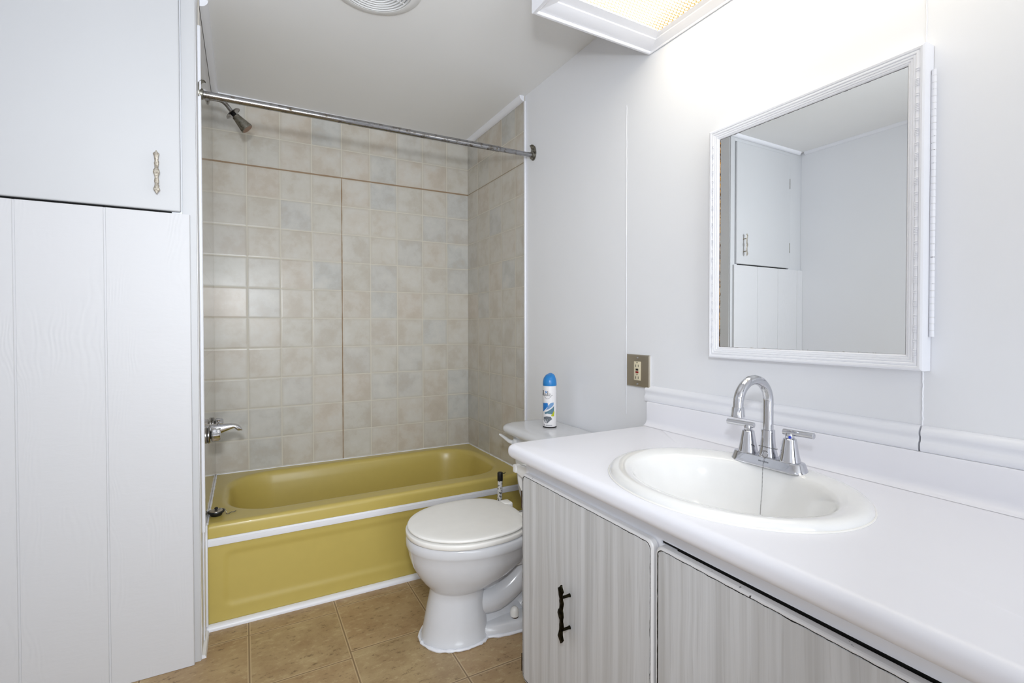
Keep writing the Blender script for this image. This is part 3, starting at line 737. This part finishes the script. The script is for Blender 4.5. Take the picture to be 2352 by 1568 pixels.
# countertop with sink cut-out and backsplash
SXc, SYc, SA, SB = 1.045, -2.118, .2265, .2705
ct = thing('countertop', 'long white laminate countertop with rolled front edge on the vanity', 'countertop', (1.08, -2.28, ZC))
bm = bmesh.new()
yE = -3.02; ref = rrect(XC, 1.368, yE, YV, .022, ZC, 10, 24)
angs = [math.atan2((p.y - SYc) / SB, (p.x - SXc) / SA) for p in ref]
def ell(k, z): return [Vector((SXc + SA * k * math.cos(a), SYc + SB * k * math.sin(a), z)) for a in angs]
def cl_(d, z): return rrect(XC + d, 1.368, yE, YV - d, .022, z, 10, 24)
R0 = .017; th = .041
L = [ell(.93, ZC - th), cl_(R0, ZC - th)]
for i in range(1, 7): a = PI / 2 * i / 6; L.append(cl_(R0 * (1 - math.sin(a)), ZC - th + R0 * (1 - math.cos(a))))
for i in range(0, 7): a = PI / 2 * i / 6; L.append(cl_(R0 * (1 - math.cos(a)), ZC - R0 + R0 * math.sin(a)))
L += [ell(.93, ZC), ell(.93, ZC - th)]
loft(bm, L, False, False); finish(bm, 'slab', M['counter'], ct, ang=30)
bm = bmesh.new()
pr = [(1.3685, ZC + .0005), (1.330, ZC + .0005)] + [(1.330 + .019 * math.sin(a), ZC + .0005 + .019 * (1 - math.cos(a))) for a in [PI / 2 * i / 6 for i in range(1, 7)]] + [(1.349, .858), (1.3515, .863), (1.3685, .863)]
prism(bm, pr, 'y', -1.569, yE); finish(bm, 'backsplash', M['counter'], ct, ang=40)

# sink
sk = thing('sink', 'oval white drop-in washbasin with raised rim set in the counter', 'sink', (SXc, SYc, ZC))
bm = bmesh.new(); n = 96
def el(cx, cy, a, b, z, sh=0): return [Vector((cx + a * math.cos(t), cy + b * math.sin(t), z)) for t in [2 * PI * k / n for k in range(n)]]
ix, iy = 1.036, -2.122
def mixe(f, z):    # between outer rim (f=0) and bowl edge (f=1)
    return el(SXc + (ix - SXc) * f, SYc + (iy - SYc) * f, SA + (.166 - SA) * f, SB + (.212 - SB) * f, z)
L = [mixe(0, ZC + .0006), mixe(-.0, ZC + .004), mixe(.03, ZC + .008), mixe(.10, ZC + .0125), mixe(.22, ZC + .0155), mixe(.38, ZC + .0160), mixe(.6, ZC + .0135), mixe(.82, ZC + .011), mixe(.93, ZC + .007), mixe(1, ZC + .001)]
for s, z in ((.985, -.005), (.965, -.012), (.94, -.023), (.90, -.040), (.84, -.060), (.76, -.080), (.66, -.099), (.54, -.115), (.40, -.128), (.26, -.137), (.14, -.143), (.09, -.146)):
    L.append(el(ix + (1 - s) * .02, iy, .166 * s, .212 * s, ZC + z))
loft(bm, L, False, False); finish(bm, 'basin', M['sink'], sk, ang=60)
bm = bmesh.new(); lathe(bm, [(.006, -.1455), (.017, -.144), (.022, -.1405), (.024, -.1385), (.022, -.1365)], (ix + .0182, iy, ZC), n=32); finish(bm, 'drain', M['chrome'], sk)
bm = bmesh.new()
caul = [mixe(-.012, ZC + .0012)]
tube(bm, caul[0] + caul[0][:1], .0022, 8); finish(bm, 'caulk_ring', M['seat'], sk)

# faucet
fxc, fyc, fz = 1.222, -2.100, ZC + .0125
fa = thing('sink_faucet', 'chrome gooseneck faucet with two lever handles on the sink deck', 'faucet', (fxc, fyc, fz))
bm = bmesh.new()
def fb(d, z): return rrect(fxc - .027 + d, fxc + .027 - d, fyc - .092 + d, fyc + .092 - d, .0265 - d, z, 14, 6)
loft(bm, [fb(.0, fz - .003), fb(0, fz + .001), fb(.0012, fz + .003), fb(.006, fz + .017), fb(.0075, fz + .019), fb(.011, fz + .0198)]); finish(bm, 'base_plate', M['chrome'], fa, ang=40)
top = fz + .0195
bm = bmesh.new(); lathe(bm, [(.0215, 0), (.0215, .002), (.0185, .014), (.0162, .028), (.0150, .045), (.0146, .062), (.0138, .0625)], (fxc, fyc, top), n=40); finish(bm, 'neck_collar', M['chrome'], fa)
za = .9435; rr = .0545
pts = [(fxc, fyc, top + .06), (fxc, fyc, top + .08), (fxc, fyc, za - .01)] + [(fxc - rr + rr * math.cos(a), fyc, za + rr * math.sin(a)) for a in [PI * i / 28 for i in range(29)]] + [(fxc - 2 * rr - .0006, fyc, za - .008)]
bm = bmesh.new(); tube(bm, pts, .0112, 28); finish(bm, 'gooseneck_spout', M['chrome'], fa)
bm = bmesh.new(); lathe(bm, [(.0118, 0), (.0128, .0015), (.0140, .017), (.0146, .0185), (.0146, .0215), (.011, .022)], (fxc - 2 * rr - .0005, fyc, za - .004), (0, 0, -1), 32); finish(bm, 'aerator', M['chrome'], fa)
for s, nm in ((1, 'far'), (-1, 'near')):
    cy_ = fyc + s * .0525
    bm = bmesh.new(); lathe(bm, [(.0228, 0), (.0228, .0015), (.0205, .010), (.0180, .024), (.0155, .040), (.0138, .0505), (.0125, .0515)], (fxc, cy_, top), n=40); hb = finish(bm, 'handle_cone', M['chrome'], fa)
    bm = bmesh.new(); lathe(bm, [(.0085, .0505), (.0095, .0525), (.0095, .0600), (.0085, .064)], (fxc, cy_, top), n=24)
    dirv = Vector((-.18 if s > 0 else .05, s, .02)).normalized()
    c0 = Vector((fxc, cy_, top + .0655)); tube(bm, [c0 - dirv * .0150, c0 - dirv * .0142, c0 + dirv * .0522, c0 + dirv * .053], [.0054, .0068, .0068, .0054], 20)
    lv = finish(bm, 'lever', M['chrome'], fa)
    if s < 0:
        bm = bmesh.new(); dv = Vector((.134 - fxc, -2.825 - cy_, 0)).normalized(); lathe(bm, [(.0032, 0), (.0030, .0006)], Vector((fxc, cy_, top + .056)) + dv * .0093, dv, 16); finish(bm, 'cold_dot', M['bluedot'], lv)
# ball chain looped on the collar and dropping into the bowl
def beads(bm, path, r=.0012, step=.0029):
    acc = 0; last = path[0]; pts = [last]
    for p in path[1:]:
        while (p - last).length >= step: last = last + (p - last).normalized() * step; pts.append(last)
    for q in pts:
        bmesh.ops.create_icosphere(bm, subdivisions=1, radius=r, matrix=Matrix.Translation(q))
bm = bmesh.new()
loop = [Vector((fxc + .0195 * math.cos(a), fyc + .0195 * math.sin(a), top + .020 - .004 * math.cos(a))) for a in [2 * PI * k / 60 for k in range(61)]]
beads(bm, loop)
cdir = Vector((-1, -.25, 0)).normalized(); rc = Vector((fxc, fyc, top + .008)) + cdir * .0225
ringp = [rc + Vector((-.25, 1, 0)).normalized() * (.0075 * math.cos(a)) + Vector((0, 0, .0075 * math.sin(a))) for a in [2 * PI * k / 30 for k in range(31)]]
tube(bm, ringp, .0007, 8, cap=False)
drop = smoothpath([rc + Vector((0, 0, -.0075)), Vector((1.1945, -2.1055, ZC + .0150)), Vector((1.190, -2.108, ZC - .006)), Vector((1.179, -2.114, ZC - .043)), Vector((1.163, -2.122, ZC - .074)), Vector((1.13, -2.142, ZC - .108)), Vector((1.10, -2.156, ZC - .126)), Vector((1.065, -2.13, ZC - .138))], 14)
beads(bm, drop)
finish(bm, 'ball_chain', M['oldchrome'], fa)
# small maker's lettering on the base front
cu = bpy.data.curves.new('maker_lettering', 'FONT'); cu.body = 'PALDERA'; cu.size = .0062; cu.extrude = .0001; cu.align_x = 'CENTER'
to_ = bpy.data.objects.new('tmp', cu); COL.objects.link(to_)
dg = bpy.context.evaluated_depsgraph_get(); me = bpy.data.meshes.new_from_object(to_.evaluated_get(dg)); bpy.data.objects.remove(to_)
me.transform(Matrix(((0, 0, -1, fxc - .0240), (-1, 0, 0, fyc - .004), (0, 1, 0, fz + .0075), (0, 0, 0, 1)))); me.transform(Matrix.Translation((-fxc, -fyc, -fz)))
me.materials.append(M['inkgrey']); lt = bpy.data.objects.new('maker_lettering', me); COL.objects.link(lt); lt.parent = fa

# toilet roll holder on the vanity side
t = thing('toilet_roll_holder', 'white plastic toilet roll holder fixed to the vanity side', 'roll holder', (.90, -1.585, .66))
bm = bmesh.new(); box(bm, .872, 1.02, -1.5855, -1.578, .640, .705, .003, 2); finish(bm, 'back_plate', M['plasticw'], t)
for xx in (.874, 1.004):
    bm = bmesh.new(); lp = []
    for yy, hh in ((-1.579, .030), (-1.555, .022), (-1.515, .014), (-1.500, .013)):
        lp.append([Vector((xx + (a) * .007, yy, .682 + b * hh * .75)) for a, b in ((-1, -1), (1, -1), (1, 1), (-1, 1))])
    loft(bm, lp); box(bm, xx - .010, xx + .010, -1.512, -1.492, .670, .694, .003, 2); finish(bm, 'arm', M['plasticw'], t, ang=30)
t = thing('toilet_paper_roll', 'partly hidden white toilet paper roll in the holder beside the vanity', 'toilet roll', (.94, -1.528, .655))
bm = bmesh.new(); lathe(bm, [(.018, -.0005), (.044, 0), (.046, .003), (.046, .101), (.044, .104), (.018, .1045)], (.887, -1.528, .652), (1, 0, 0), 40, cap=False); finish(bm, 'paper', M['paper'], t)
bm = bmesh.new(); lathe(bm, [(.0185, 0), (.0170, 0), (.0170, .104), (.0185, .104)], (.8868, -1.528, .652), (1, 0, 0), 32, cap=False); finish(bm, 'core', M['core'], t)

# ------------------------------------------------------------------ outlet
oy0, oy1, oz0, oz1 = -1.5700, -1.4545, .9065, 1.0215; om = (oy0 + oy1) / 2
t = thing('power_outlet', 'ivory double socket with red and black buttons in brushed steel plate on wall', 'socket', (W, om, .964))
XO = W - .0065
bm = bmesh.new(); box(bm, W - .006, W - .0003, oy0 + .002, oy1 - .002, oz0 + .003, oz1 - .003); finish(bm, 'wall_box', M['plasticw'], t)
bm = bmesh.new()
def ol(d, x): return [Vector((x, a, b)) for a, b in ((oy0 + d, oz0 + d), (oy1 - d, oz0 + d), (oy1 - d, oz1 - d), (oy0 + d, oz1 - d))]
loft(bm, [ol(0, XO + .0005), ol(0, XO - .0008), ol(.0035, XO - .0035), ol(.0045, XO - .0037)]); finish(bm, 'steel_plate', M['brushed'], t, ang=20)
fr = XO - .0037
bm = bmesh.new(); box(bm, fr - .0022, fr - .0001, om - .0165, om + .0165, .964 - .0335, .964 + .0335, .001, 2); rc_ = finish(bm, 'receptacle', M['ivory'], t)
f2 = fr - .0022
for zc, sg in ((.964 + .021, 1), (.964 - .021, 1)):
    bm = bmesh.new()
    for dy in (-.0062, .0062): box(bm, f2 - .0003, f2 + .0002, om + dy - .0011, om + dy + .0011, zc - .0075, zc + .0015)
    lathe(bm, [(.0022, 0), (.0022, .0006)], (f2 + .0002, om, zc + .0085), (-1, 0, 0), 12)
    finish(bm, 'socket_slots', M['gap'], rc_)
BX('test_button', M['black'], rc_, f2 - .0014, f2 + .0001, om - .0062, om + .0062, .9655, .9720, bev=.0005)
BX('reset_button', M['red'], rc_, f2 - .0014, f2 + .0001, om - .0070, om + .0070, .9560, .9625, bev=.0005)
for z in (1.0105, .9175):
    bm = bmesh.new(); lathe(bm, [(.0036, 0), (.0034, .0010), (.0018, .0016)], (fr - .0001, om, z), (-1, 0, 0), 18); finish(bm, 'screw', M['chrome'], t)

# ------------------------------------------------------------------ mirror cabinet
Y0, Y1, Z0, Z1 = -2.3555, -1.834, 1.0300, 1.6915    # outer frame
mi = thing('mirror_cabinet', 'white framed mirror with worn brown edge, hinged flat on the wall', 'mirror', (W, (Y0 + Y1) / 2, Z0))
bm = bmesh.new()
# moulding profile: (inset from outer edge, depth x)
pf_ = [(.0, W - .0008), (.0, W - .030), (.0015, W - .0345), (.005, W - .0362), (.009, W - .0352), (.0105, W - .0335), (.0125, W - .0345), (.0155, W - .0345), (.0175, W - .0325), (.019, W - .0335), (.0215, W - .0330), (.0225, W - .0315), (.024, W - .0322), (.0265, W - .0315), (.0275, W - .030), (.0292, W - .0305), (.0318, W - .0290), (.0330, W - .0262), (.0330, W - .0005)]
def fl(d, x): return [Vector((x, a, b)) for a, b in ((Y0 + d, Z0 + d), (Y1 - d, Z0 + d), (Y1 - d, Z1 - d), (Y0 + d, Z1 - d))]
loft(bm, [fl(d, x) for d, x in pf_], False, False)
finish(bm, 'frame', M['trim'], mi, ang=22)
# carved ticks on the frame bead
bm = bmesh.new()
def tick(y, z, horiz):
    if horiz: box(bm, W - .0358, W - .034, y - .0008, y + .0008, z - .0032, z + .0032, .0005, 1)
    else: box(bm, W - .0358, W - .034, y - .0032, y + .0032, z - .0008, z + .0008, .0005, 1)
def run(a, b, f):
    q = a
    while q < b - .03:
        for k in range(5): f(q + k * .0034)
        f(q + .030); f(q + .0345); q += .050
run(Z0 + .03, Z1 - .03, lambda z: tick(Y0 + .014, z, False)); finish(bm, 'carved_bead', M['trim'], mi)
bm = bmesh.new(); run(Z0 + .03, Z1 - .03, lambda z: tick(Y1 - .014, z, False)); finish(bm, 'carved_bead', M['trim'], mi)
bm = bmesh.new(); g0, g1, h0, h1 = Y0 + .0332, Y1 - .0332, Z0 + .0332, Z1 - .0332
TILT = 0.0
xm = W - .0270
box(bm, xm, xm + .003, g0, g1, h0, h1)
for v in bm.verts: v.co.x -= (v.co.y - g0) * .0035
gl = finish(bm, 'mirror_glass', M['mirror'], mi, smooth=False)
bm = bmesh.new(); z = 1.100; k = 0
hx, hy = W - .0105, Y0 - .0048
while z < 1.630:
    L_ = .0135; q = random.random()
    tube(bm, [(hx, hy, z), (hx, hy, z + L_ - (.0006 + .0012 * q))], .0042, 12)
    z += L_; k += 1
box(bm, hx - .002, hx + .0095, hy + .0008, hy + .0042, 1.100, 1.630)
hg = finish(bm, 'piano_hinge', M['trim'], mi)
bm = bmesh.new()
tube(bm, [(hx, hy, 1.1), (hx, hy, 1.63)], .0037, 10)
finish(bm, 'hinge_pin', M['chipped'], hg)

# ------------------------------------------------------------------ ceiling light box
t = thing('ceiling_light_box', 'lit ceiling light box with amber honeycomb diffuser in a white frame', 'ceiling light', (1.13, -2.1, H))
bx0, bx1, by1, by0, bz = .897, W - .0008, -1.555, -2.70, 2.057
bm = bmesh.new()
def lb(d, z): return [Vector((a, b, z)) for a, b in ((bx0 + d, by0 + d), (bx1 - d * .45, by0 + d), (bx1 - d * .45, by1 - d), (bx0 + d, by1 - d))]
loft(bm, [lb(0, H - .0005), lb(0, bz + .004), lb(.001, bz + .001), lb(.004, bz), lb(.010, bz), lb(.013, bz + .002), lb(.014, bz + .006), lb(.016, bz + .006), lb(.055, bz + .020), lb(.056, bz + .023), lb(.082, bz + .030), lb(.082, bz + .060)], False, False)
finish(bm, 'frame', M['trim'], t, ang=25)
bm = bmesh.new(); box(bm, bx0 + .081, bx1 - .034, by0 + .081, by1 - .081, bz + .031, bz + .034); finish(bm, 'diffuser', M['diffuser'], t, smooth=False)

# exhaust vent
vx, vy = .5286, -1.156
t = thing('ceiling_vent', 'round white louvred exhaust grille in the ceiling near the bathtub', 'vent', (vx, vy, H))
bm = bmesh.new(); lathe(bm, [(.157, -.0005), (.157, -.004), (.150, -.009), (.128, -.016), (.122, -.016), (.120, -.006)], (vx, vy, H), n=80); finish(bm, 'rim', M['plasticw'], t)
bm = bmesh.new()
for i in range(9):
    r = .113 - i * .012
    if r > .01: lathe(bm, [(r + .0045, -.008), (r + .005, -.016), (r - .0015, -.019), (r - .002, -.017), (r - .001, -.008)], (vx, vy, H), n=72, cap=False)
for a in (0.3, 1.87, 3.44, 5.01):
    d = Vector((math.cos(a), math.sin(a), 0)); c = Vector((vx, vy, H - .015)); tube(bm, [c, c + d * .116], .0018, 8)
finish(bm, 'louvres', M['plasticw'], t)
bm = bmesh.new(); lathe(bm, [(.119, -.0062), (.119, -.0066)], (vx, vy, H), n=48); finish(bm, 'duct_shade_disc', M['core'], t)  # flat grey disc; the duct's darkness is in its colour
